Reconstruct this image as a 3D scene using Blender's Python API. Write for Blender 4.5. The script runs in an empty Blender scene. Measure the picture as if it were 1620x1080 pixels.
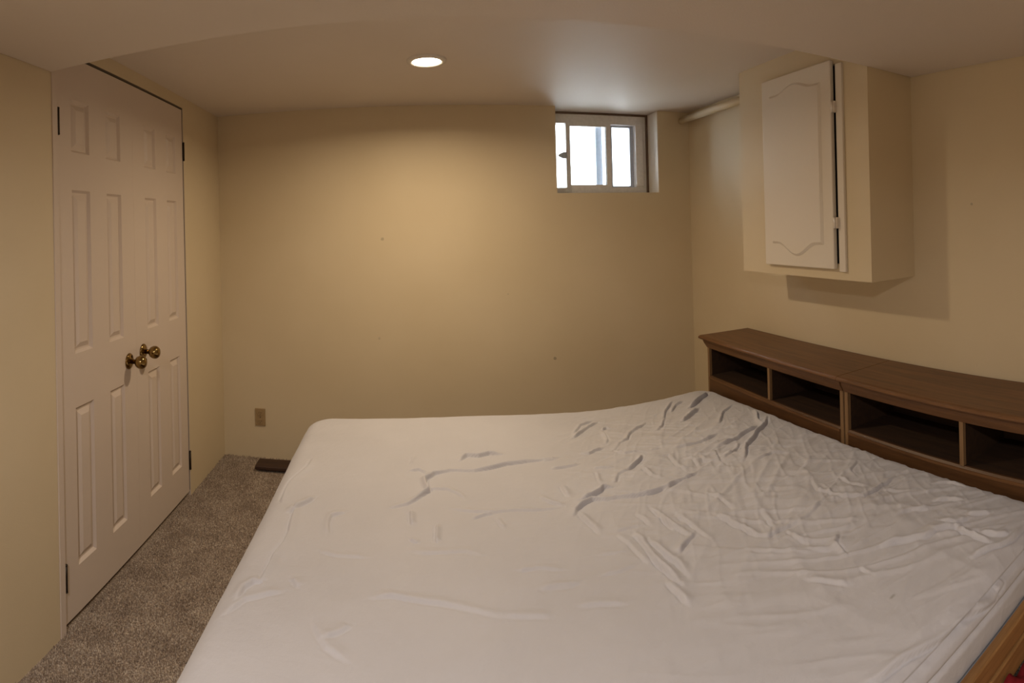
import bpy, bmesh, math, random
import numpy as np
from mathutils import Matrix, Vector

sc = bpy.context.scene
COL = sc.collection
random.seed(4)
rng = np.random.default_rng(7)

# ------------------------------------------------------------------ camera
# The photograph is a hand-swept phone panorama: a cylindrical projection.
F, CX, CY = 892.287, 642.43, 356.06          # pixels, frame 1620 x 1080
cam = bpy.data.cameras.new('camera')
cam.type = 'PANO'
cam.panorama_type = 'CENTRAL_CYLINDRICAL'
cam.central_cylindrical_range_u_min = -CX / F
cam.central_cylindrical_range_u_max = (1620 - CX) / F
cam.central_cylindrical_range_v_min = -(1080 - CY) / F
cam.central_cylindrical_range_v_max = CY / F
cam.central_cylindrical_radius = 1.0
cam.clip_start = 0.02
cam_o = bpy.data.objects.new('camera', cam)
COL.objects.link(cam_o)
cam_o.location = (0, 0, 1.3787)
cam_o.rotation_euler = (1.5773, 0.0263, 0.0002)
sc.camera = cam_o

# ------------------------------------------------------------------ world: flat overcast daylight
world = bpy.data.worlds.new('overcast')
sc.world = world
world.use_nodes = True
bg = world.node_tree.nodes['Background']
bg.inputs[0].default_value = (0.86, 0.93, 1.0, 1)
bg.inputs[1].default_value = 9.5

sc.view_settings.view_transform = 'Standard'
sc.view_settings.look = 'None'
sc.view_settings.gamma = 1.0
sc.view_settings.use_curve_mapping = False
sc.view_settings.exposure = 0.0

MAIN_W, BACK_W = 13.6, 29.0                  # the two ceiling lights (built below)
MAIN_C, BACK_C = (1.0, 0.80, 0.55), (1.0, 0.94, 0.89)

# ------------------------------------------------------------------ room measures (metres)
XL, XR = -1.1475, 1.8503       # left and right wall
YB, YN = 3.3463, -1.7          # back wall, wall behind the camera
ZC, ZS = 2.1105, 1.953         # ceiling, underside of the dropped soffit
SY_L, SY_R = 1.590, 1.464      # far edge of the soffit at left and right wall
# ------------------------------------------------------------------ helpers
class MB:
    """collects simple shapes, then links them as one mesh object"""
    def __init__(s): s.v = []; s.f = []; s.smooth = []
    def add(s, vs, fs, smooth=False):
        o = len(s.v); s.v += [tuple(v) for v in vs]
        for f in fs: s.f.append([i + o for i in f]); s.smooth.append(smooth)
    def box(s, x0, x1, y0, y1, z0, z1):
        s.add([(x0,y0,z0),(x1,y0,z0),(x1,y1,z0),(x0,y1,z0),(x0,y0,z1),(x1,y0,z1),(x1,y1,z1),(x0,y1,z1)],
              [(0,3,2,1),(4,5,6,7),(0,1,5,4),(1,2,6,5),(2,3,7,6),(3,0,4,7)])
    def prism(s, pts, axis, a, b, smooth=False):
        """polygon pts (2D) swept along axis from a to b"""
        def P(p, t):
            return {'X': (t, p[0], p[1]), 'Y': (p[0], t, p[1]), 'Z': (p[0], p[1], t)}[axis]
        n = len(pts)
        vs = [P(p, a) for p in pts] + [P(p, b) for p in pts]
        s.add(vs, [(i, (i+1) % n, n + (i+1) % n, n + i) for i in range(n)], smooth)
        s.add(vs, [tuple(range(n-1, -1, -1)), tuple(range(n, 2*n))])
    def lathe(s, prof, c, axis='Z', n=32, sgn=1):
        """profile [(r, t)] turned about an axis through c"""
        vs = []
        for r, t in prof:
            for k in range(n):
                a = 2*math.pi*k/n; u, w = r*math.cos(a), r*math.sin(a); t2 = t*sgn
                vs.append({'Z': (c[0]+u, c[1]+w, c[2]+t2), 'X': (c[0]+t2, c[1]+u, c[2]+w), 'Y': (c[0]+u, c[1]+t2, c[2]+w)}[axis])
        fs = []
        for i in range(len(prof)-1):
            for k in range(n):
                fs.append((i*n+k, i*n+(k+1) % n, (i+1)*n+(k+1) % n, (i+1)*n+k))
        s.add(vs, fs, True)
        s.add(vs[:n], [tuple(range(n-1, -1, -1))]); s.add(vs[-n:], [tuple(range(n))])
    def build(s, name, mat, parent=None, bevel=0, seg=2):
        me = bpy.data.meshes.new(name)
        me.from_pydata(s.v, [], s.f)
        for p, sm in zip(me.polygons, s.smooth): p.use_smooth = sm
        bm = bmesh.new(); bm.from_mesh(me)
        bmesh.ops.remove_doubles(bm, verts=bm.verts, dist=1e-6)
        bmesh.ops.recalc_face_normals(bm, faces=bm.faces)
        bm.to_mesh(me); bm.free()
        me.materials.append(mat)
        o = bpy.data.objects.new(name, me); COL.objects.link(o)
        if parent is not None: put(o, parent)
        if bevel:
            m = o.modifiers.new('bevel', 'BEVEL'); m.width = bevel; m.segments = seg
            m.limit_method = 'ANGLE'; m.angle_limit = math.radians(40); m.harden_normals = False
        return o

def put(o, parent):
    o.parent = parent
    o.matrix_parent_inverse = Matrix.Translation(-Vector(parent.location))

def empty(name, loc):
    o = bpy.data.objects.new(name, None); o.location = loc; o.empty_display_size = 0.05
    COL.objects.link(o); return o

def tag(o, label=None, cat=None, group=None, kind=None):
    if label: o['label'] = label
    if cat: o['category'] = cat
    if group: o['group'] = group
    if kind: o['kind'] = kind
    return o

def box(name, b, mat, parent=None, bevel=0):
    m = MB(); m.box(*b); return m.build(name, mat, parent, bevel)

# ------------------------------------------------------------------ materials
class NT:
    def __init__(s, name):
        s.m = bpy.data.materials.new(name); s.m.use_nodes = True
        s.t = s.m.node_tree; s.b = s.t.nodes['Principled BSDF']; s.out = s.t.nodes['Material Output']
    def n(s, typ, **kw):
        x = s.t.nodes.new(typ)
        for k, v in kw.items():
            if k.startswith('i_'): x.inputs[int(k[2:])].default_value = v
            else: setattr(x, k, v)
        return x
    def l(s, a, b): s.t.links.new(a, b)

def noise(nt, vec, scale, detail=2, rough=.5):
    x = nt.n('ShaderNodeTexNoise'); x.inputs['Scale'].default_value = scale
    x.inputs['Detail'].default_value = detail; x.inputs['Roughness'].default_value = rough
    nt.l(vec, x.inputs['Vector']); return x

def ramp(nt, fac, stops):
    r = nt.n('ShaderNodeValToRGB'); e = r.color_ramp.elements
    while len(e) < len(stops): e.new(.5)
    for k, (p, c) in enumerate(stops): e[k].position = p; e[k].color = (*c, 1)
    nt.l(fac, r.inputs['Fac']); return r

def paint(name, col, var=.03, rough=.55, bump=.12, scale=260, spots=()):
    nt = NT(name); tc = nt.n('ShaderNodeTexCoord'); v = tc.outputs['Object']
    a = noise(nt, v, 1.7, 3)
    c0 = tuple(max(0, x - var) for x in col); c1 = tuple(min(1, x + var) for x in col)
    r = ramp(nt, a.outputs['Fac'], [(.3, c0), (.7, c1)])
    colr = r.outputs['Color']
    for (p, rad, sc_) in spots:          # scuffs with a shape of their own
        d = nt.n('ShaderNodeVectorMath', operation='DISTANCE'); nt.l(v, d.inputs[0]); d.inputs[1].default_value = p
        nz = noise(nt, v, 160, 2)
        ad = nt.n('ShaderNodeMath', operation='MULTIPLY_ADD'); nt.l(nz.outputs['Fac'], ad.inputs[0]); ad.inputs[1].default_value = rad; nt.l(d.outputs['Value'], ad.inputs[2])
        lt = nt.n('ShaderNodeMath', operation='LESS_THAN'); nt.l(ad.outputs[0], lt.inputs[0]); lt.inputs[1].default_value = rad*1.4
        mx = nt.n('ShaderNodeMixRGB'); nt.l(lt.outputs[0], mx.inputs['Fac']); nt.l(colr, mx.inputs['Color1'])
        mx.inputs['Color2'].default_value = (col[0]*sc_, col[1]*sc_, col[2]*sc_, 1); colr = mx.outputs['Color']
    nt.l(colr, nt.b.inputs['Base Color'])
    nt.b.inputs['Roughness'].default_value = rough
    nt.b.inputs['Specular IOR Level'].default_value = .3
    if bump:
        n1 = noise(nt, v, scale, 3); b = nt.n('ShaderNodeBump'); b.inputs['Strength'].default_value = bump
        b.inputs['Distance'].default_value = .002; nt.l(n1.outputs['Fac'], b.inputs['Height']); nt.l(b.outputs['Normal'], nt.b.inputs['Normal'])
    return nt.m

def wood(name, dark, light, rough=.42, axis=1, spec=.4):
    nt = NT(name); tc = nt.n('ShaderNodeTexCoord'); mp = nt.n('ShaderNodeMapping')
    s = [22, 22, 22]; s[axis] = 1.3; mp.inputs['Scale'].default_value = s
    nt.l(tc.outputs['Object'], mp.inputs['Vector'])
    a = noise(nt, mp.outputs['Vector'], 2.2, 6, .62); b_ = noise(nt, mp.outputs['Vector'], 14, 3, .6)
    mx = nt.n('ShaderNodeMath', operation='MULTIPLY_ADD'); nt.l(b_.outputs['Fac'], mx.inputs[0]); mx.inputs[1].default_value = .35
    nt.l(a.outputs['Fac'], mx.inputs[2])
    r = ramp(nt, mx.outputs[0], [(.42, dark), (.62, tuple((p+q)/2 for p, q in zip(dark, light))), (.85, light)])
    nt.l(r.outputs['Color'], nt.b.inputs['Base Color'])
    nt.b.inputs['Roughness'].default_value = rough; nt.b.inputs['Specular IOR Level'].default_value = spec
    b = nt.n('ShaderNodeBump'); b.inputs['Strength'].default_value = .12; b.inputs['Distance'].default_value = .002
    nt.l(mx.outputs[0], b.inputs['Height']); nt.l(b.outputs['Normal'], nt.b.inputs['Normal'])
    return nt.m

def plain(name, col, rough=.5, metal=0, spec=.5, nscale=60, var=.06):
    nt = NT(name); tc = nt.n('ShaderNodeTexCoord'); a = noise(nt, tc.outputs['Object'], nscale, 3)
    r = ramp(nt, a.outputs['Fac'], [(.3, tuple(c*(1-var) for c in col)), (.7, tuple(min(1, c*(1+var)) for c in col))])
    nt.l(r.outputs['Color'], nt.b.inputs['Base Color'])
    nt.b.inputs['Roughness'].default_value = rough; nt.b.inputs['Metallic'].default_value = metal
    nt.b.inputs['Specular IOR Level'].default_value = spec
    return nt.m

def lit(name, col, strength):
    nt = NT(name); nt.b.inputs['Base Color'].default_value = (.8, .8, .8, 1)
    nt.b.inputs['Emission Color'].default_value = (*col, 1); nt.b.inputs['Emission Strength'].default_value = strength
    return nt.m

def glass(name):
    nt = NT(name); nt.t.nodes.remove(nt.b)
    tr = nt.n('ShaderNodeBsdfTransparent'); tr.inputs[0].default_value = (.96, .98, .98, 1)
    gl = nt.n('ShaderNodeBsdfGlossy'); gl.inputs['Roughness'].default_value = .02
    fr = nt.n('ShaderNodeFresnel'); fr.inputs[0].default_value = 1.45
    mx = nt.n('ShaderNodeMixShader'); nt.l(fr.outputs[0], mx.inputs[0]); nt.l(tr.outputs[0], mx.inputs[1]); nt.l(gl.outputs[0], mx.inputs[2])
    nt.l(mx.outputs[0], nt.out.inputs[0]); return nt.m

WALL = (.665, .555, .385)
M = {}
M['wall'] = paint('cream_wall_paint', WALL, .02,
                  spots=[((-.143, YB, 1.322), .010, .72), ((.881, YB, .559), .011, .6), ((-.177, YB, .734), .008, .82), ((.60, YB, .97), .006, .8), ((XR, 1.18, 1.42), .006, .7)])
M['ceil'] = paint('ceiling_paint', (.70, .62, .54), .015, .6, .2, 180)
M['door'] = paint('door_paint', (.655, .555, .48), .012, .45, .06, 320)
M['white'] = paint('white_gloss_paint', (.74, .67, .58), .012, .4, .05, 300)
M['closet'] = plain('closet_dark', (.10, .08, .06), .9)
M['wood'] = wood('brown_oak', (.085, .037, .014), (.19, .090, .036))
M['wood_in_shade'] = wood('brown_oak_inside_shaded', (.015, .007, .0035), (.042, .019, .008), .75)  # same oak, with the shade inside the cubbies darkened into its colour
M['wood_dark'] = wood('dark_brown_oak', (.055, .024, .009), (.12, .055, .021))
M['wood_edge'] = wood('oak_panel_edge', (.15, .083, .036), (.27, .16, .078), .5, 2)
M['rail'] = wood('amber_oak_rail', (.16, .07, .022), (.36, .19, .07), .45, 0)
M['board'] = wood('dark_board_shaded', (.022, .011, .007), (.060, .028, .016), .6, 0)  # dark wood, with the shadow it lies in added to its colour
M['sheet'] = None
M['brass'] = plain('polished_brass', (.27, .18, .068), .11, 1, .5, 30, .1)
M['hinge'] = plain('dark_bronze', (.035, .025, .018), .45, .6)
M['hinge_white'] = plain('painted_hinge', (.70, .63, .55), .35, .2)
M['outlet'] = plain('tan_plastic', (.36, .25, .13), .4)
M['outlet_dark'] = plain('outlet_slot_brown', (.10, .065, .03), .5)
M['frame'] = plain('window_vinyl', (.76, .73, .72), .4)
M['frame_dark'] = plain('brown_window_track', (.13, .075, .05), .5)
M['alu'] = plain('blue_grey_aluminium', (.46, .50, .58), .35, .1)
M['glass'] = glass('window_glass')
M['lens'] = lit('lit_lamp_lens', (1.0, .86, .64), 14)
M['ring'] = plain('white_trim', (.74, .68, .60), .35)
M['red'] = plain('dark_red_cloth', (.21, .012, .018), .85, 0, .2, 40, .3)

def sheet_mat():
    nt = NT('pale_cotton_sheet'); tc = nt.n('ShaderNodeTexCoord'); v = tc.outputs['Object']
    a = noise(nt, v, 2.4, 4, .55)
    r = ramp(nt, a.outputs['Fac'], [(.3, (.528, .518, .552)), (.7, (.573, .562, .597))])
    col = r.outputs['Color']
    # one small grey stain
    d = nt.n('ShaderNodeVectorMath', operation='DISTANCE'); mp = nt.n('ShaderNodeMapping'); mp.inputs['Scale'].default_value = (1, 2.6, 0)
    nt.l(v, mp.inputs['Vector']); nt.l(mp.outputs['Vector'], d.inputs[0]); d.inputs[1].default_value = (.955, .842*2.6, 0)
    nz = noise(nt, v, 120, 2); ad = nt.n('ShaderNodeMath', operation='MULTIPLY_ADD')
    nt.l(nz.outputs['Fac'], ad.inputs[0]); ad.inputs[1].default_value = .02; nt.l(d.outputs['Value'], ad.inputs[2])
    mr = nt.n('ShaderNodeMapRange'); nt.l(ad.outputs[0], mr.inputs['Value']); mr.inputs['From Min'].default_value = .012; mr.inputs['From Max'].default_value = .024
    mr.inputs['To Min'].default_value = .55; mr.inputs['To Max'].default_value = 0
    mx = nt.n('ShaderNodeMixRGB'); nt.l(mr.outputs[0], mx.inputs['Fac']); nt.l(col, mx.inputs['Color1']); mx.inputs['Color2'].default_value = (.2, .18, .15, 1)
    nt.l(mx.outputs['Color'], nt.b.inputs['Base Color'])
    nt.b.inputs['Roughness'].default_value = .75; nt.b.inputs['Specular IOR Level'].default_value = .25
    nt.b.inputs['Sheen Weight'].default_value = .15
    n1 = noise(nt, v, 75, 5, .6); n2 = noise(nt, v, 24, 4, .6)
    mm = nt.n('ShaderNodeMath', operation='MULTIPLY_ADD'); nt.l(n2.outputs['Fac'], mm.inputs[0]); mm.inputs[1].default_value = 1.6; nt.l(n1.outputs['Fac'], mm.inputs[2])
    b = nt.n('ShaderNodeBump'); b.inputs['Strength'].default_value = .16; b.inputs['Distance'].default_value = .006
    nt.l(mm.outputs[0], b.inputs['Height']); nt.l(b.outputs['Normal'], nt.b.inputs['Normal'])
    return nt.m
M['sheet'] = sheet_mat()

def carpet_mat(name):
    nt = NT(name); tc = nt.n('ShaderNodeTexCoord'); v = tc.outputs['Object']
    a = noise(nt, v, 150, 3, .75); b_ = noise(nt, v, 9, 4, .6)
    mx = nt.n('ShaderNodeMath', operation='MULTIPLY_ADD'); nt.l(b_.outputs['Fac'], mx.inputs[0]); mx.inputs[1].default_value = .22; nt.l(a.outputs['Fac'], mx.inputs[2])
    r = ramp(nt, mx.outputs[0], [(.37, (.075, .050, .034)), (.60, (.27, .205, .158)), (.80, (.62, .53, .43))])
    nt.l(r.outputs['Color'], nt.b.inputs['Base Color']); nt.b.inputs['Roughness'].default_value = .95
    nt.b.inputs['Specular IOR Level'].default_value = .1
    return nt.m
M['carpet'] = carpet_mat('beige_carpet')

# ------------------------------------------------------------------ the room shell
T = .12
DY0, DY1, DZ = 1.590, 2.779, 2.052          # closet doorway in the left wall
WX0, WX1, WZ0, WZ1 = .925, 1.620, 1.573, ZC - .002      # window recess in the back wall
YW = YB + .30
tag(box('floor', (XL-.6, XR+T, YN-T, YW, -.1, 0), M['carpet']), kind='structure')
tag(box('ceiling', (XL-T, XR+T, YN-T, YW, ZC, ZC+.1), M['ceil']), kind='structure')
m = MB(); m.prism([(XL, YN), (XR, YN), (XR, SY_R), (XL, SY_L)], 'Z', ZS, ZC)
tag(m.build('ceiling_soffit', M['ceil'], bevel=.006), kind='structure')
m = MB()
m.box(XL-T, XL, YN-T, DY0, 0, ZC); m.box(XL-T, XL, DY1, YW, 0, ZC); m.box(XL-T, XL, DY0, DY1, DZ, ZC)
tag(m.build('wall_left', M['wall']), kind='structure')
tag(box('wall_right', (XR, XR+T, YN-T, YW, 0, ZC), M['wall']), kind='structure')
tag(box('wall_behind', (XL, XR, YN-T, YN, 0, ZC), M['wall']), kind='structure')
m = MB()
m.box(XL, WX0, YB, YW, 0, ZC); m.box(WX1, XR, YB, YW, 0, ZC); m.box(WX0, WX1, YB, YW, 0, WZ0)
tag(m.build('wall_back', M['wall']), kind='structure')
m = MB()                                        # the dark closet behind the doors
m.box(XL-.6, XL-.58, DY0-.2, DY1+.2, 0, ZC); m.box(XL-.58, XL-T, DY0-.2, DY0-.18, 0, ZC)
m.box(XL-.58, XL-T, DY1+.18, DY1+.2, 0, ZC); m.box(XL-.6, XL-T, DY0-.2, DY1+.2, ZC, ZC+.02)
tag(m.build('wall_closet', M['closet']), kind='structure')

# ------------------------------------------------------------------ closet doors
m = MB(); m.box(XL-T+.01, XL+.004, DY0, 1.621, 0, DZ); m.box(XL-T+.01, XL-.001, 2.777, DY1, 0, DZ)
tag(m.build('trim_1', M['door'], bevel=.002), kind='structure')
m = MB(); m.box(XL-.05, XL-.003, 1.625, DY1, 2.0445, DZ); m.box(XL-.05, XL-.004, 2.7705, 2.777, .03, 2.0445)  # shade of the door gap, put in as dark strips at top and right
tag(m.build('door_gap_shade', M['closet']), kind='structure')
XD = XL - .004                                   # room face of the door leaves
ROWS = [(.190, .755), (.950, 1.550), (1.690, 1.885)]

def raised_panel(y0, y1, z0, z1):
    """a moulded raised panel seen from +X: nested rings with depth"""
    rings = [(0, 0), (.009, -.011), (.016, -.011), (.036, -.001)]
    vs, fs = [], []
    for ins, d in rings:
        vs += [(XD+d, y0+ins, z0+ins), (XD+d, y1-ins, z0+ins), (XD+d, y1-ins, z1-ins), (XD+d, y0+ins, z1-ins)]
    for k in range(len(rings)-1):
        for i in range(4):
            fs.append((k*4+i, k*4+(i+1) % 4, (k+1)*4+(i+1) % 4, (k+1)*4+i))
    n = (len(rings)-1)*4; fs.append((n, n+1, n+2, n+3))
    b = len(vs)
    vs += [(XD-.03, y0, z0), (XD-.03, y1, z0), (XD-.03, y1, z1), (XD-.03, y0, z1)]
    for i in range(4): fs.append((i, (i+1) % 4, b+(i+1) % 4, b+i))
    fs.append((b+3, b+2, b+1, b))
    mm = MB(); mm.add(vs, fs); return mm

def door_leaf(name, y0, y1, cols, knob_y, knob_z, hinge_y, hinge_z):
    r = empty(name, (XD, (y0+y1)/2, .022))
    tag(r, kind='structure')
    z0, z1 = .024, 2.041
    m = MB(); xs = (XD-.034, XD)
    ys = [y0, cols[0][0], cols[0][1], cols[1][0], cols[1][1], y1]
    for a, b in ((0, 1), (2, 3), (4, 5)): m.box(*xs, ys[a], ys[b], z0, z1)          # stiles
    zs = [z0] + [z for q in ROWS for z in q] + [z1]
    for c in cols:
        for a in range(0, len(zs), 2): m.box(*xs, c[0], c[1], zs[a], zs[a+1])       # rails
    m.build('leaf', M['door'], r)
    for c in cols:
        for q in ROWS: raised_panel(c[0], c[1], q[0], q[1]).build('panel', M['door'], r)
    m = MB(); m.lathe([(.010, 0), (.010, .030), (.014, .034), (.0225, .040), (.0275, .051), (.0285, .060), (.0265, .069), (.0195, .078), (.008, .082), (.001, .0825)], (XD, knob_y, knob_z), 'X')
    k = m.build('knob', M['brass'], r); tag(k, 'round polished brass knob')
    m = MB(); m.lathe([(.034, -.001), (.034, .003), (.031, .007), (.022, .010), (.014, .012)], (XD, knob_y, knob_z), 'X')
    m.build('rosette', M['brass'], k)
    for hz in hinge_z:
        m = MB(); m.lathe([(.0055, 0), (.0055, .088)], (XD+.005, hinge_y, hz), 'Z', 12)
        m.lathe([(.003, -.006), (.006, -.004), (.006, 0)], (XD+.005, hinge_y, hz), 'Z', 12)
        m.lathe([(.006, .088), (.006, .092), (.003, .094)], (XD+.005, hinge_y, hz), 'Z', 12)
        m.box(XD-.003, XD+.002, hinge_y-.006, hinge_y+.006, hz, hz+.088)
        tag(m.build('hinge', M['hinge'], r), 'dark bronze hinge')
door_leaf('door_1', 1.625, 2.1988, [(1.715, 1.840), (1.967, 2.087)], 2.128, .842, 1.628, (.143, 1.745))
door_leaf('door_2', 2.1994, 2.769, [(2.312, 2.432), (2.556, 2.676)], 2.262, .858, 2.776, (.140, 1.775))

# ------------------------------------------------------------------ basement window
w = empty('window_1', ((WX0+WX1)/2, YB+.20, WZ0)); tag(w, kind='structure')
Y0, Y1 = YB+.165, YB+.245
m = MB()
m.box(WX0, WX0+.04, Y0, Y1, WZ0+.045, WZ1-.072); m.box(WX1-.095, WX1-.018, Y0, Y1, WZ0+.045, WZ1-.072)
m.box(WX0, WX1-.018, Y0, Y1, WZ1-.072, WZ1-.012); m.box(WX0, WX1-.018, Y0, Y1, WZ0+.006, WZ0+.045)
m.build('frame', M['frame'], w)
m = MB(); m.box(WX1-.095, WX1-.040, Y0-.010, Y0, WZ0+.050, WZ1-.050); tag(m.build('jamb_cover', M['frame'], w, bevel=.003), 'pale side jamb of the window')
m = MB(); m.box(WX1-.006, WX1, YB+.001, Y0-.016, WZ0+.001, WZ1-.001); m.build('reveal_liner', M['white'], w)
m = MB(); m.box(WX1-.018, WX1, Y0-.015, Y1, WZ0, WZ1); m.box(WX0, WX1-.018, Y0-.012, Y1, WZ1-.012, WZ1); m.box(WX0, WX1-.018, Y0-.012, Y1, WZ0, WZ0+.006)
tag(m.build('outer_track', M['frame_dark'], w), 'thin dark brown edge of the window frame')
ZA, ZB = WZ0+.045, WZ1-.072
m = MB(); ys = (Y0-.002, Y0+.028)
m.box(1.037, 1.066, *ys, ZA-.01, ZB+.01); m.box(1.316, 1.349, *ys, ZA-.01, ZB+.01)
m.box(1.066, 1.316, *ys, ZA-.022, ZA+.018); m.box(1.066, 1.316, *ys, ZB-.018, ZB+.02)
s = m.build('sash', M['frame'], w); tag(s, 'sliding sash of pale vinyl')
box('pane', (1.062, 1.320, Y0+.011, Y0+.015, ZA+.012, ZB-.012), M['glass'], s)
m = MB(); m.box(1.012, 1.040, Y0-.010, Y0+.012, (ZA+ZB)/2-.020, (ZA+ZB)/2+.020); m.prism([(1.012, (ZA+ZB)/2-.02), (1.012, (ZA+ZB)/2+.02), (.985, (ZA+ZB)/2+.006), (.985, (ZA+ZB)/2-.006)], 'Y', Y0-.006, Y0+.008)
tag(m.build('latch', M['alu'], s, bevel=.003), 'small grey latch')
m = MB(); ys = (Y0+.036, Y0+.066)
m.box(1.352, 1.372, *ys, ZA-.005, ZB+.005); m.box(1.500, 1.526, *ys, ZA-.005, ZB+.005)
m.box(1.372, 1.500, *ys, ZA-.005, ZA+.012); m.box(1.372, 1.500, *ys, ZB-.012, ZB+.005)
s = m.build('fixed_sash', M['alu'], w)
box('pane', (1.368, 1.504, Y0+.05, Y0+.054, ZA+.008, ZB-.008), M['glass'], s)
box('storm_stile', (1.268, 1.313, Y1-.010, Y1+.014, ZA-.01, ZB+.01), M['alu'], w, .003)
box('storm_stile', (WX0+.03, .985, Y1-.010, Y1+.014, ZA-.01, ZB+.01), M['alu'], w, .003)
box('storm_pane', (.985, 1.268, Y1, Y1+.004, ZA-.005, ZB+.005), M['glass'], w)

# ------------------------------------------------------------------ boxed wall cabinet on the right wall
CXF, CY0, CY1, CZ0 = 1.586, 1.470, 2.335, 1.126
c = empty('wall_cabinet', (XR, (CY0+CY1)/2, CZ0))
tag(c, 'cream boxed-in wall cabinet hanging above the brown headboard', 'cabinet')
hy0, hy1, hz0, hz1 = 1.632, 2.095, 1.19, 2.0
m = MB()
m.box(CXF, CXF+.02, CY0, hy0, CZ0, ZC); m.box(CXF, CXF+.02, hy1, CY1, CZ0, ZC)
m.box(CXF, CXF+.02, hy0, hy1, CZ0, hz0); m.box(CXF, CXF+.02, hy0, hy1, hz1, ZC)
m.box(CXF+.02, XR, CY0, CY0+.02, CZ0, ZC); m.box(CXF+.02, XR, CY1-.02, CY1, CZ0, ZC)
m.box(CXF+.02, XR, CY0+.02, CY1-.02, CZ0, CZ0+.02)
m.build('body', M['wall'], c)
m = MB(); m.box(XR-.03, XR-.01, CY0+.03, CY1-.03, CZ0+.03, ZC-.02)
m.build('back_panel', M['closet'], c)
m = MB(); m.box(CXF-.012, CXF, 1.600, 1.636, 1.160, 1.995); m.build('face_frame', M['white'], c, bevel=.002)
XO = CXF - .024
m = MB(); m.box(XO, CXF-.003, 1.653, 2.117, 1.170, 2.013)
d = m.build('cabinet_door', M['white'], c, bevel=.004)
tag(d, 'white painted cabinet door with a raised panel')
# raised field: straight sides, wavy (cathedral) lower edge, arched top
def edge_curve(ya, yb, z, amp, n=28):
    out = []
    for k in range(n+1):
        t = k/n; u = abs(2*t-1)
        out.append((ya+(yb-ya)*t, z + amp*(.5+.5*math.cos(math.pi*min(1, u/.78)))))
    return out
def field(ins):
    lo = edge_curve(1.712+ins, 2.057-ins, 1.268+ins, -.052); hi = edge_curve(1.712+ins, 2.057-ins, 1.935-ins, .030)
    return lo + hi[::-1]
fo = field(0); n = len(fo)
fi = field(.010)
vs2 = [(XO-.001, *p) for p in fo] + [(XO-.0085, *p) for p in fi]
fs2 = [(i, (i+1) % n, n+(i+1) % n, n+i) for i in range(n)] + [tuple(range(n, 2*n))]
m = MB(); m.add(vs2, fs2); m.add([(XO-.001, *p) for p in fo] + [(XO+.002, *p) for p in fo], [(i, (i+1) % n, n+(i+1) % n, n+i) for i in range(n)])
m.build('raised_panel', M['white'], d)
for hz in (1.335, 1.800):
    m = MB(); m.box(XO-.002, XO+.012, 1.630, 1.652, hz, hz+.045); m.lathe([(.005, 0), (.005, .045)], (XO-.003, 1.640, hz), 'Z', 10)
    tag(m.build('hinge', M['hinge_white'], d), 'painted-over cabinet hinge')

# ------------------------------------------------------------------ pipe along the right wall under the ceiling
m = MB(); m.lathe([(.021, 0), (.021, YB-CY1)], (1.792, CY1, 2.052), 'Y', 20)
tag(m.build('ceiling_pipe', M['wall']), 'cream painted pipe running under the ceiling from back wall to cabinet', 'pipe')

# ------------------------------------------------------------------ ceiling lights
def recessed_light(loc, label, watts, col, spread, r=.062):
    x, y, z = loc
    o = empty('recessed_light', loc); tag(o, label, 'ceiling light', 'recessed ceiling lights')
    m = MB(); m.lathe([(r+.002, -.001), (r+.002, -.010), (r+.010, -.012), (r+.024, -.007), (r+.026, 0)], loc, 'Z', 48)
    m.f = [f for f in m.f if len(f) == 4]; m.smooth = [True]*len(m.f)
    m.build('trim_ring', M['ring'], o)
    m = MB(); m.lathe([(r+.002, -.004), (r*.9, -.010), (r*.6, -.016), (r*.25, -.0185), (.002, -.019)], loc, 'Z', 40)
    m.build('lens', M['lens'], o)
    l = bpy.data.lights.new('lamp_glow', 'AREA'); l.shape = 'DISK'; l.size = r*1.9; l.energy = watts; l.color = col; l.spread = math.radians(spread)
    lo = bpy.data.objects.new('lamp_glow', l); lo.location = (x, y, z-.024); COL.objects.link(lo); put(lo, o)
recessed_light((.108, 2.449, ZC), 'lit round recessed light in the ceiling near the back wall', MAIN_W, MAIN_C, 166)
recessed_light((-.38, -.30, ZS), 'lit round recessed light in the low soffit above the viewer', BACK_W, BACK_C, 166)

# ------------------------------------------------------------------ wall outlet
o = empty('wall_outlet', (-.912, YB, .25)); tag(o, 'tan plastic wall outlet low on the back wall left of the bed', 'outlet')
m = MB(); m.box(-.945, -.880, YB-.006, YB, .198, .304); m.build('plate', M['outlet'], o, bevel=.003)
for z in (.226, .276):
    m = MB(); m.prism([(-.9125+.017*math.cos(a)*1.0, z+.0145*max(-.82, min(.82, math.sin(a)))/.82) for a in [2*math.pi*k/24 for k in range(24)]], 'Y', YB-.009, YB-.005)
    rcp = m.build('receptacle', M['outlet'], o)
    m = MB(); m.box(-.920, -.9175, YB-.0098, YB-.008, z-.002, z+.007); m.box(-.9075, -.905, YB-.0098, YB-.008, z-.002, z+.007); m.box(-.915, -.910, YB-.0098, YB-.008, z-.010, z-.006)
    m.build('slots', M['outlet_dark'], rcp)
m = MB(); m.lathe([(.003, 0), (.003, .0075), (.001, .0085)], (-.9125, YB, .251), 'Y', 10, -1); m.build('screw', M['outlet_dark'], o)

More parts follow.
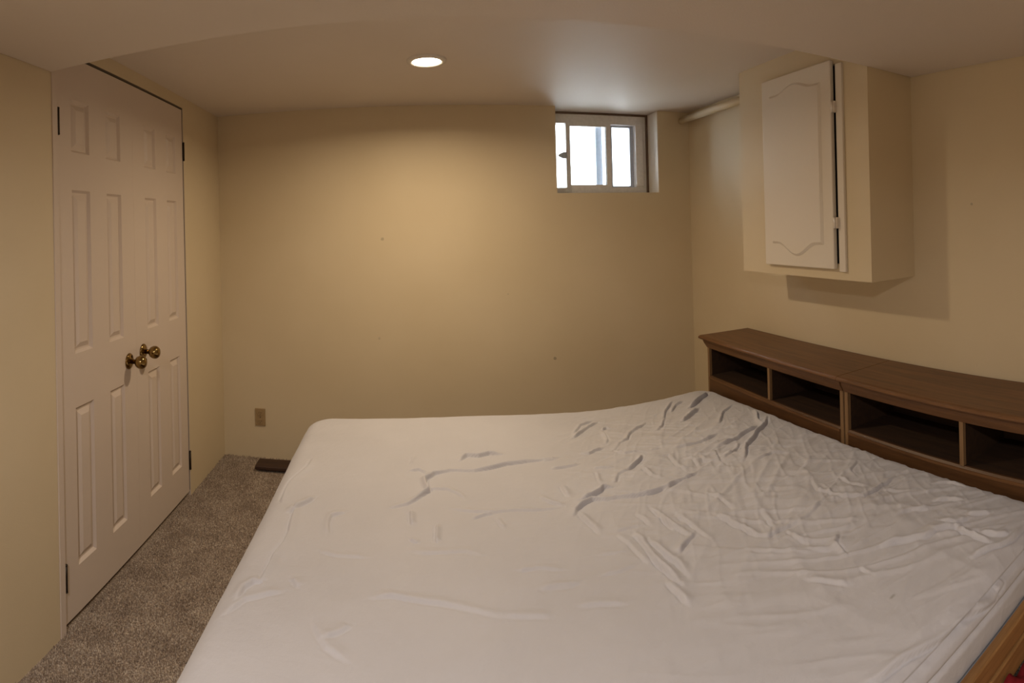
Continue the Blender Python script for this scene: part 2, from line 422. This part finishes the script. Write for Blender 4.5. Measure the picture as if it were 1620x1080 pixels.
# ------------------------------------------------------------------ bookcase headboard units
def headboard(y0, y1, ydiv, label, end_far):
    h = empty('bookcase_headboard', (1.68, (y0+y1)/2, 0)); tag(h, label, 'headboard', 'bookcase headboard units')
    xb, xf = 1.835, 1.548
    zt, zo = .738, .690
    ye = y1 + (.026 if end_far else .0042); yn = y0 - (.0042 if end_far else .026)
    # lid with rounded nose
    pr = [(xb, zt), (xb, .7565)] + [(1.520, .7565), (1.511, .7545), (1.506, .750), (1.505, .745), (1.508, .7395), (1.513, zt)]
    m = MB(); m.prism(pr, 'Y', yn, ye); m.build('lid', M['wood'], h, bevel=.002)
    # coved fascia under the lid
    prof = [(1.527, zt), (1.529, .728), (1.533, .716), (1.540, .702), (1.546, zo)]
    vs = []
    for k, (x, z) in enumerate(prof):
        q = (prof[-1][0]-x)*.9
        vs += [(x, y0 - (0 if end_far else q), z), (x, y1 + (q if end_far else 0), z)]
    n = len(prof)
    fs = [(2*k, 2*k+1, 2*k+3, 2*k+2) for k in range(n-1)]
    vs += [(xf+.016, y0, zt), (xf+.016, y1, zt), (xf+.016, y0, zo), (xf+.016, y1, zo)]
    b = 2*n
    fs += [(0, b, b+1, 1), (2*n-2, 2*n-1, b+3, b+2), (b, b+2, b+3, b+1), tuple([2*k for k in range(n)] + [b+2, b]), tuple([2*k+1 for k in range(n-1, -1, -1)] + [b+1, b+3])]
    m = MB(); m.add(vs, fs); m.build('fascia', M['wood'], h)
    for ya, yb_ in ((y0, y0+.018), (y1-.018, y1)):
        m = MB(); m.box(xf, xb-.006, ya, yb_, 0, zo if False else zt); 
        # notch under the fascia so that the faces do not coincide
        m = MB(); m.box(xf+.0165, xb-.006, ya, yb_, 0, zt); s = m.build('side_panel', M['wood_in_shade'], h)
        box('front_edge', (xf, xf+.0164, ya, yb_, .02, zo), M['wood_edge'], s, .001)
    m = MB(); m.box(xf+.0165, xb-.012, ydiv-.008, ydiv+.008, .541, zt); s = m.build('divider', M['wood_in_shade'], h)
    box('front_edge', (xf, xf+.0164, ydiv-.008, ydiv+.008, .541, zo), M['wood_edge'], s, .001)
    box('shelf', (xf+.012, xb-.012, y0+.018, y1-.018, .521, .541), M['wood_in_shade'], h)
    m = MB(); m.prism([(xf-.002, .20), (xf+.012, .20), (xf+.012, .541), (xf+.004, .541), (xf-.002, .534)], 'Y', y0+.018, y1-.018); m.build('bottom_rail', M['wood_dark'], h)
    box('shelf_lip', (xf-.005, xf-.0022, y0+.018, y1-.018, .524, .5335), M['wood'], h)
    box('back_panel', (xb-.012, xb-.006, y0+.018, y1-.018, .02, zt), M['wood_in_shade'], h)
headboard(1.606, 2.652, 2.100, 'brown wooden bookcase headboard unit nearer the back wall, by the window corner', True)
headboard(.549, 1.597, 1.047, 'brown wooden bookcase headboard unit nearer the viewer, at the right edge', False)

# ------------------------------------------------------------------ bed frame
BX0, BX1, BYN, BYF = -.475, 1.538, .672, 2.625       # mattress outline
b = empty('bed_frame', ((BX0+BX1)/2, (BYN+BYF)/2, 0)); tag(b, 'amber wooden bed frame around the mattress, its side rail showing bottom right', 'bed frame')
def rail(name, x0, x1, y0, y1):
    m = MB(); m.box(x0, x1, y0, y1, .352, .400); m.box(x0, x1, y0, y1, .283, .343)
    yi, xi = .006, .006
    m.box(x0+xi*.5, x1-xi*.5, y0+yi, y1-yi, .343, .352)
    return m.build(name, M['rail'], b, bevel=.004)
rail('side_rail', BX0-.01, BX1, .640, .664)
rail('side_rail', BX0-.01, BX1, BYF+.008, BYF+.032)
rail('foot_rail', BX0-.034, BX0-.010, .640, BYF+.032)
box('deck', (BX0-.008, BX1, .668, BYF+.006, .268, .284), M['rail'], b)
for x in (BX0+.13, BX1-.10):
    for y in (.70, BYF-.06): box('leg', (x, x+.06, y, y+.06, 0, .268), M['rail'], b, .003)

# ------------------------------------------------------------------ mattress with its wrinkled fitted sheet
FOLDS = [
(8, 10, [(0.179,2.094),(0.209,2.142),(0.251,2.126),(0.297,2.14),(0.34,2.13)]),
(9, 10, [(-0.058,1.764),(-0.017,1.784),(0.015,1.83),(0.051,1.867),(0.04,1.953),(0.071,2.002),(0.131,2.022),(0.223,2.0),(0.277,2.01),(0.341,2.031),(0.418,2.048),(0.486,2.043),(0.532,2.051)]),
(5, 8, [(-0.007,2.023),(0.025,2.034),(0.042,2.009)]),
(5, 8, [(0.006,2.152),(-0.004,2.079)]),
(3, 10, [(0.054,1.884),(0.109,1.876),(0.148,1.826),(0.166,1.796)]),
(4, 9, [(0.172,1.672),(0.214,1.689),(0.244,1.69)]),
(3, 9, [(0.11,1.746),(0.169,1.727),(0.246,1.697),(0.315,1.691),(0.389,1.677),(0.439,1.67)]),
(6, 8, [(-0.01,1.732),(-0.003,1.66)]),
(6, 8, [(0.064,1.645),(0.066,1.555)]),
(4, 8, [(0.244,1.654),(0.263,1.598)]),
(3, 8, [(-0.004,1.573),(0.016,1.555)]),
(5, 9, [(0.411,1.766),(0.435,1.714),(0.457,1.679)]),
(4, 9, [(0.49,1.812),(0.491,1.74)]),
(2.5, 12, [(0.256,1.395),(0.317,1.386),(0.356,1.37)]),
(2.5, 12, [(0.295,1.297),(0.338,1.306),(0.389,1.311)]),
(2, 14, [(0.004,1.509),(0.078,1.499),(0.143,1.494),(0.184,1.472)]),
(8, 9, [(0.626,2.05),(0.659,2.037),(0.693,2.062),(0.729,2.08)]),
(6, 9, [(0.654,2.244),(0.691,2.277),(0.742,2.326),(0.815,2.391)]),
(5, 8, [(0.676,2.293),(0.738,2.38),(0.793,2.412)]),
(6, 8, [(0.795,2.283),(0.823,2.301),(0.845,2.291)]),
(5, 8, [(0.789,2.266),(0.776,2.165),(0.751,2.114)]),
(6, 10, [(0.768,2.054),(0.807,2.105),(0.86,2.135),(0.906,2.21),(0.952,2.249),(0.999,2.289)]),
(6, 9, [(0.768,2.038),(0.786,1.987),(0.838,1.986),(0.866,1.963)]),
(9, 10, [(0.74,1.844),(0.788,1.886),(0.828,1.927)]),
(5, 10, [(0.672,1.777),(0.704,1.827),(0.74,1.844)]),
(7, 10, [(1.105,2.299),(1.167,2.401),(1.255,2.501)]),
(6, 9, [(1.19,2.374),(1.24,2.438),(1.295,2.475)]),
(10, 11, [(1.153,2.21),(1.227,2.273),(1.295,2.319)]),
(12, 11, [(1.269,2.364),(1.35,2.424),(1.447,2.497)]),
(5, 9, [(0.999,2.159),(1.055,2.213),(1.111,2.296)]),
(6, 10, [(0.968,1.94),(1.015,1.938),(1.089,1.945),(1.174,1.966)]),
(7, 10, [(1.093,1.832),(1.182,1.861),(1.276,1.9),(1.361,1.932)]),
(8, 10, [(1.105,1.671),(1.196,1.774),(1.306,1.866),(1.397,1.925),(1.463,1.992)]),
(7, 9, [(1.475,2.115),(1.409,1.987),(1.392,1.929)]),
(5, 10, [(1.26,2.08),(1.368,2.2),(1.439,2.257)]),
(6, 9, [(0.892,1.975),(0.924,1.974)]),
(5, 10, [(0.886,1.895),(0.923,1.89),(0.908,1.774),(0.909,1.73)]),
(6, 10, [(0.792,1.825),(0.79,1.757),(0.808,1.72)]),
(6, 10, [(0.792,1.64),(0.831,1.662),(0.881,1.678),(0.922,1.686)]),
(7, 10, [(0.471,1.622),(0.481,1.648),(0.511,1.672),(0.548,1.69),(0.593,1.671),(0.63,1.671),(0.693,1.652),(0.757,1.648),(0.801,1.648)]),
(7, 9, [(0.516,1.702),(0.556,1.714),(0.601,1.735),(0.618,1.752),(0.648,1.744)]),
(5, 9, [(0.495,1.951),(0.543,1.955),(0.599,1.963)]),
(5, 9, [(0.64,1.911),(0.704,1.89)]),
(6, 9, [(0.481,2.033),(0.525,2.041)]),
(4, 9, [(0.628,1.875),(0.615,1.789)]),
(5, 10, [(1.073,1.811),(1.042,1.717),(1.035,1.675)]),
(4, 9, [(1.015,1.816),(1.007,1.757),(1.028,1.727)]),
(5, 10, [(0.96,1.835),(0.976,1.793),(0.969,1.736)]),
(4, 9, [(1.058,1.722),(1.13,1.77),(1.194,1.813)]),
(6, 11, [(0.697,1.557),(0.703,1.492),(0.7,1.417)]),
(4, 11, [(0.645,1.543),(0.653,1.471)]),
(5, 11, [(0.751,1.485),(0.757,1.402),(0.766,1.331)]),
(5, 11, [(0.84,1.418),(0.868,1.378),(0.881,1.317),(0.876,1.271)]),
(4, 11, [(0.884,1.547),(0.908,1.483),(0.909,1.424)]),
(4, 12, [(0.49,1.62),(0.498,1.542),(0.513,1.492)]),
(3, 12, [(0.556,1.482),(0.6,1.484),(0.625,1.476)]),
(3, 12, [(0.59,1.449),(0.608,1.405)]),
(4, 10, [(0.96,1.351),(0.956,1.299),(0.938,1.261)]),
(4, 10, [(1.149,1.636),(1.223,1.652),(1.27,1.619)]),
(8, 11, [(0.6,1.446),(0.599,1.378),(0.596,1.311),(0.601,1.254),(0.606,1.191)]),
(6, 11, [(0.624,1.407),(0.632,1.351),(0.636,1.29),(0.636,1.216)]),
(5, 11, [(0.701,1.48),(0.707,1.428),(0.722,1.374)]),
(4, 11, [(0.559,1.46),(0.562,1.397),(0.571,1.315)]),
(5, 11, [(0.66,1.315),(0.695,1.346),(0.74,1.374)]),
(4, 12, [(0.582,1.205),(0.582,1.165),(0.582,1.127)]),
(3, 12, [(0.473,1.397),(0.536,1.389)]),
(3, 13, [(0.259,1.393),(0.304,1.389),(0.35,1.371)]),
(3, 13, [(0.448,1.311),(0.487,1.306),(0.538,1.313)]),
(2.5, 13, [(0.3,1.293),(0.35,1.299),(0.391,1.308)]),
(2.5, 14, [(0.362,1.216),(0.422,1.2),(0.455,1.189)]),
(2.5, 14, [(0.195,1.228),(0.245,1.213),(0.285,1.199)]),
(5, 11, [(0.876,1.304),(0.881,1.264),(0.899,1.243),(0.944,1.249),(0.996,1.244)]),
(3, 11, [(0.82,1.214),(0.876,1.162),(0.93,1.108)]),
(4, 9, [(1.194,1.391),(1.162,1.315),(1.177,1.286),(1.183,1.235),(1.231,1.197),(1.287,1.194),(1.347,1.205),(1.404,1.226)]),
(3.5, 9, [(1.266,1.35),(1.264,1.286),(1.284,1.247)]),
(3.5, 10, [(1.307,1.17),(1.348,1.124),(1.379,1.109)]),
(4, 10, [(1.206,1.051),(1.262,1.036),(1.298,1.002)]),
(4, 11, [(1.347,1.021),(1.384,0.992),(1.409,0.943)]),
(6, 12, [(1.076,0.985),(1.112,0.976),(1.147,0.949),(1.176,0.927),(1.213,0.922),(1.244,0.905),(1.273,0.876)]),
(6, 11, [(1.264,0.881),(1.252,0.84),(1.251,0.798),(1.253,0.764)]),
(5, 12, [(1.282,0.812),(1.298,0.775),(1.32,0.752)]),
(4, 10, [(1.269,0.935),(1.285,0.895),(1.319,0.879)]),
(4, 10, [(1.34,0.887),(1.38,0.844)]),
(5, 11, [(1.17,0.767),(1.214,0.745),(1.255,0.73),(1.323,0.728),(1.37,0.722)]),
(5, 10, [(1.047,1.109),(1.004,1.077),(0.997,1.032)]),
(4, 14, [(0.861,1.012),(0.887,0.983),(0.91,0.956)]),
(3, 10, [(0.842,1.204),(0.887,1.157),(0.937,1.117),(0.978,1.067)]),
(4, 10, [(0.959,1.227),(0.954,1.178),(0.958,1.143)]),
(4, 10, [(0.982,1.24),(1.035,1.238),(1.111,1.267)]),
(3.5, 10, [(0.933,1.315),(0.934,1.27),(0.898,1.237)]),
(3, 9, [(1.404,1.402),(1.338,1.36),(1.318,1.31)]),
(3, 9, [(0.981,0.96),(0.98,0.932)]),
(3, 10, [(1.435,1.086),(1.47,1.053),(1.482,0.991)]),
(7, 12, [(-0.369,1.345),(-0.369,1.385),(-0.37,1.454),(-0.355,1.532),(-0.364,1.681),(-0.369,1.754)]),
(5, 12, [(-0.419,1.266),(-0.413,1.312),(-0.392,1.34),(-0.37,1.349)]),
(4, 12, [(-0.428,1.221),(-0.397,1.272),(-0.348,1.305),(-0.314,1.322)]),
(3.5, 12, [(-0.104,1.312),(-0.055,1.322),(-0.005,1.31),(0.062,1.288),(0.138,1.255),(0.19,1.223)]),
(2.5, 12, [(-0.252,1.499),(-0.203,1.486),(-0.13,1.481)]),
(2.5, 12, [(-0.195,1.185),(-0.168,1.202),(-0.146,1.224)]),
(2, 14, [(-0.223,1.226),(-0.187,1.155),(-0.143,1.123)]),
(3, 12, [(-0.281,1.346),(-0.301,1.374)]),
(6, 13, [(-0.419,1.768),(-0.418,1.861),(-0.404,1.965),(-0.379,2.096)]),
(6, 12, [(-0.385,1.709),(-0.355,1.767),(-0.321,1.815)]),
(3, 12, [(-0.247,1.595),(-0.242,1.706),(-0.21,1.729)]),
(7, 9, [(1.123,0.653),(1.033,0.666),(0.915,0.692),(0.829,0.706),(0.752,0.719)]),
(6, 8, [(1.177,0.664),(1.138,0.662)]),
]
def gauss_noise(n, m, sx, sy, ang, seed):
    """band-limited anisotropic noise on an n x m grid (sx, sy in cells, along/across ang)"""
    r = np.random.default_rng(seed).standard_normal((n, m))
    fx = np.fft.fftfreq(n)[:, None]; fy = np.fft.fftfreq(m)[None, :]
    ca, sa = math.cos(ang), math.sin(ang)
    if n > 200: sx, sy = sx*1.35, sy*1.35
    u, v = fx*ca + fy*sa, -fx*sa + fy*ca
    k = np.exp(-2*(math.pi**2)*((u*sx)**2 + (v*sy)**2))
    o = np.real(np.fft.ifft2(np.fft.fft2(r)*k)); return o/o.std()

def smooth(x, a, b):
    t = np.clip((x-a)/(b-a), 0, 1); return t*t*(3-2*t)

def sheet_height(X, Y):
    """height of the sheet above its mean plane: sag, folds, creases"""
    h = np.zeros_like(X)
    # soft, slept-on mattress: sags towards the head end of the far edge
    h -= .040*smooth(X, .15, 1.05)*smooth(Y, 1.55, 2.5)*(1-.35*smooth(X, 1.1, 1.5))
    h -= .010*np.exp(-((X-.55)/.5)**2-((Y-1.5)/.45)**2)
    h -= .012*smooth(X, 1.15, 1.5)*(1-smooth(Y, 1.5, 2.2))
    J1 = gauss_noise(*X.shape, 7, 7, 0, 21); J2 = gauss_noise(*X.shape, 7, 7, 0, 22)
    J3 = gauss_noise(*X.shape, 9, 9, 0, 23)
    XJ, YJ = X+.0038*J1, Y+.0038*J2
    for A, w, pts in FOLDS:
        A, w = A/1000., w*.66/1000.
        p = np.array(pts)
        x0, y0 = p.min(0)-5.5*w; x1, y1 = p.max(0)+5.5*w
        I = np.where((X > x0) & (X < x1) & (Y > y0) & (Y < y1))
        if len(I[0]) == 0: continue
        x, y = XJ[I], YJ[I]
        seg = np.hypot(*np.diff(p, axis=0).T); L = seg.sum(); cum = np.concatenate([[0], np.cumsum(seg)])
        best = np.full(x.shape, 9.); par = np.zeros(x.shape); sgn = np.ones(x.shape)
        for k in range(len(p)-1):
            d = p[k+1]-p[k]; l2 = d@d
            t = np.clip(((x-p[k, 0])*d[0]+(y-p[k, 1])*d[1])/l2, 0, 1)
            ex, ey = x-p[k, 0]-t*d[0], y-p[k, 1]-t*d[1]
            dist = np.hypot(ex, ey); c = dist < best
            best = np.where(c, dist, best); par = np.where(c, cum[k]+t*seg[k], par)
            sgn = np.where(c, np.sign(d[0]*ey-d[1]*ex), sgn)
        s = par/L
        taper = smooth(np.minimum(s, 1-s), -.10, .18)*np.clip(.95+.22*J3[I], .5, 1.4)
        # cloth pulled into a fold: gentle rise on one side, steep fall into a narrow crease on the other
        d0 = p[-1]-p[0]; nrm = np.array([-d0[1], d0[0]]); side = 1. if nrm@np.array([.25, 1.]) > 0 else -1.
        q = side*sgn*best/w
        up = np.where(q > 0, np.exp(-(q/1.9)**2), np.exp(-(q/.62)**2))
        crease = np.exp(-((q+1.05)/.55)**2)
        h[I] += A*1.50*taper*(up-.60*crease)
    return h

def make_sheet():
    x0, x1, y0, y1 = BX0, BX1, BYN, BYF
    zt, r, inset, H = .517, .062, .13, .125
    a = inset - r
    Lmax = a + r*math.pi/2 + (H-r)
    step = .0034
    n = int((x1-x0-2*inset+2*Lmax)/step); mth = int((y1-y0-2*inset+2*Lmax)/step)
    s = np.linspace(x0+inset-Lmax, x1-inset+Lmax, n); t = np.linspace(y0+inset-Lmax, y1-inset+Lmax, mth)
    S, Tt = np.meshgrid(s, t, indexing='ij')
    qx, qy = np.clip(S, x0+inset, x1-inset), np.clip(Tt, y0+inset, y1-inset)
    ox, oy = S-qx, Tt-qy
    L = np.hypot(ox, oy); over = L > Lmax*1.0001
    nx, ny = np.divide(ox, L, out=np.zeros_like(L), where=L > 1e-9), np.divide(oy, L, out=np.zeros_like(L), where=L > 1e-9)
    Lc = np.minimum(L, Lmax)
    ph = np.clip((Lc-a)/r, 0, math.pi/2)
    rho = np.where(Lc < a, Lc, a + r*np.sin(ph)); zeta = r*(1-np.cos(ph)) + np.maximum(0, Lc-a-r*math.pi/2)
    X, Y = qx+nx*rho, qy+ny*rho
    h = sheet_height(S, Tt)
    # fine crumpling, strongest towards the head of the bed
    g1 = gauss_noise(n, mth, 22, 4.2, math.radians(30), 1); g2 = gauss_noise(n, mth, 18, 3.6, math.radians(-35), 2)
    g3 = gauss_noise(n, mth, 40, 9, math.radians(80), 3); g4 = gauss_noise(n, mth, 60, 60, 0, 5)
    zone = np.exp(-((S-1.05)/.42)**2-((Tt-1.75)/.75)**2); zone2 = np.exp(-((S-1.2)/.45)**2-((Tt-1.05)/.45)**2)
    rg = lambda g: np.maximum(0, 1-np.abs(g)*1.1)
    g6 = gauss_noise(n, mth, 11, 2.4, math.radians(62), 8); g7 = gauss_noise(n, mth, 12, 2.6, math.radians(-8), 9)
    h += .0056*zone*(rg(g1)+rg(g2)+.35*rg(g6)) + .0044*zone2*(rg(g2)+rg(g3)*.6+rg(g7)*.4)
    h += .0010*(.25+zone+zone2)*(rg(g6)+rg(g7))*smooth(g4, -1.0, 1.0)
    h += .0006*rg(g3) + .0007*g1*.5 + .0028*g4
    up = np.cos(ph)
    Z = zt - zeta + h*np.where(ph > 0, .35+.65*up, 1)
    X = X + nx*h*np.sin(ph)*.6; Y = Y + ny*h*np.sin(ph)*.6
    # soft seams along the hanging side (gathers of the fitted hem)
    Z = np.where(zeta > r, Z, Z)
    side = smooth(Lc, a+r*.6, a+r*1.5)
    seam = np.exp(-((Lc-(a+r*1.02))/.006)**2) + np.exp(-((Lc-(a+r*1.62))/.006)**2)
    X -= nx*seam*.010; Y -= ny*seam*.010
    idx = np.arange(n*mth).reshape(n, mth)
    A_, B_, C_, D_ = idx[:-1, :-1], idx[1:, :-1], idx[1:, 1:], idx[:-1, 1:]
    keep = ~(over[:-1, :-1] & over[1:, :-1] & over[1:, 1:] & over[:-1, 1:])
    quads = np.stack([A_[keep], B_[keep], C_[keep], D_[keep]], 1)
    used = np.unique(quads); mp = np.full(n*mth, -1); mp[used] = np.arange(len(used))
    co = np.stack([X.ravel(), Y.ravel(), Z.ravel()], 1)[used]
    quads = mp[quads]
    me = bpy.data.meshes.new('fitted_sheet')
    me.vertices.add(len(co)); me.vertices.foreach_set('co', co.astype(np.float32).ravel())
    me.loops.add(quads.size); me.loops.foreach_set('vertex_index', quads.astype(np.int32).ravel())
    me.polygons.add(len(quads)); me.polygons.foreach_set('loop_start', np.arange(0, quads.size, 4, dtype=np.int32))
    me.update(calc_edges=True); me.polygons.foreach_set('use_smooth', np.ones(len(quads), dtype=bool)); me.update()
    me.materials.append(M['sheet'])
    o = bpy.data.objects.new('fitted_sheet', me); COL.objects.link(o); return o

mat_o = empty('mattress', ((BX0+BX1)/2, (BYN+BYF)/2, .286))
tag(mat_o, 'king size mattress in a wrinkled pale grey-white fitted sheet', 'mattress')
put(make_sheet(), mat_o)
box('mattress_core', (BX0+.02, BX1-.02, BYN+.02, BYF-.02, .2845, .43), M['sheet'], mat_o, .02)

# ------------------------------------------------------------------ board on the floor behind the bed
m = MB(); m.prism([(3.150, .012), (3.262, .012), (3.262, .034), (3.156, .034), (3.150, .030)], 'X', -.90, .55)
pl = m.build('wooden_board', M['board'], bevel=.003)
tag(pl, 'dark brown wooden board lying on the carpet between bed and back wall', 'board')

# ------------------------------------------------------------------ red cloth beside the near rail
def red_cloth():
    nx_, ny_ = 60, 26
    xs = np.linspace(.90, 1.50, nx_); ys = np.linspace(.36, .634, ny_)
    X, Y = np.meshgrid(xs, ys, indexing='ij')
    u, v = (X-.90)/.56, (Y-.36)/.274
    g = gauss_noise(nx_, ny_, 4, 2.2, .5, 11); g2 = gauss_noise(nx_, ny_, 2, 1.2, -.6, 12)
    env = np.clip(np.minimum(u, 1-u)/.16, 0, 1)**.6
    Z = .305*env*(.45+.55*smooth(v, 0, .8)) * smooth(v, -.02, .12) + (.012*g+.005*g2)*env
    Z = np.minimum(np.maximum(Z, .004), .318)
    vs = [(float(a), float(c), float(d)) for a, c, d in zip(X.ravel(), Y.ravel(), Z.ravel())]
    f = lambda i, j: i*ny_+j
    fs = [(f(i, j), f(i+1, j), f(i+1, j+1), f(i, j+1)) for i in range(nx_-1) for j in range(ny_-1)]
    mm = MB(); mm.add(vs, fs, True)
    # close the heap down to the floor
    border = [f(i, 0) for i in range(nx_)] + [f(nx_-1, j) for j in range(1, ny_)] + [f(i, ny_-1) for i in range(nx_-2, -1, -1)] + [f(0, j) for j in range(ny_-2, 0, -1)]
    low = [(vs[k][0], vs[k][1], 0.0) for k in border]; nb = len(border); o_ = len(vs)
    mm.v += low
    for k in range(nb): mm.f.append([border[k], border[(k+1) % nb], o_+(k+1) % nb, o_+k]); mm.smooth.append(False)
    mm.f.append([o_+k for k in range(nb)][::-1]); mm.smooth.append(False)
    return mm.build('folded_cloth', M['red'])
tag(red_cloth(), 'dark red cloth heaped on the floor against the wooden bed rail', 'cloth')

# ------------------------------------------------------------------ carpet pile in the open strip of floor
def carpet_pile():
    N = 64000
    x = rng.uniform(XL+.004, -.385, N); y = rng.uniform(.35, YB-.004, N)
    ok = ~((x > -.935) & (y > 3.14) & (y < 3.272))
    x, y = x[ok], y[ok]; N = len(x)
    hgt = rng.uniform(.006, .0125, N); r = rng.uniform(.003, .0052, N); a = rng.uniform(0, 2*math.pi, N)
    lx, ly = rng.normal(0, .0028, N), rng.normal(0, .0028, N)
    V = np.zeros((N, 4, 3))
    for k in range(3):
        V[:, k, 0] = x+r*np.cos(a+k*2.094); V[:, k, 1] = y+r*np.sin(a+k*2.094); V[:, k, 2] = -.001
    V[:, 3, 0] = np.clip(x+lx, XL+.001, 9); V[:, 3, 1] = np.clip(y+ly, 0, YB-.001); V[:, 3, 2] = hgt
    V[:, :, 0] = np.maximum(V[:, :, 0], XL+.0005); V[:, :, 1] = np.minimum(V[:, :, 1], YB-.0005)
    base = np.arange(N)[:, None]*4
    tri = np.concatenate([base+np.array([[0, 1, 3]]), base+np.array([[1, 2, 3]]), base+np.array([[2, 0, 3]])], 0)
    me = bpy.data.meshes.new('carpet_pile')
    me.vertices.add(N*4); me.vertices.foreach_set('co', V.astype(np.float32).ravel())
    me.loops.add(tri.size); me.loops.foreach_set('vertex_index', tri.astype(np.int32).ravel())
    me.polygons.add(len(tri)); me.polygons.foreach_set('loop_start', np.arange(0, tri.size, 3, dtype=np.int32))
    me.update(calc_edges=True); me.materials.append(M['carpet'])
    o = bpy.data.objects.new('carpet_pile', me); COL.objects.link(o)
    tag(o, 'speckled beige brown carpet pile beside the bed', 'carpet', kind='stuff')
carpet_pile()
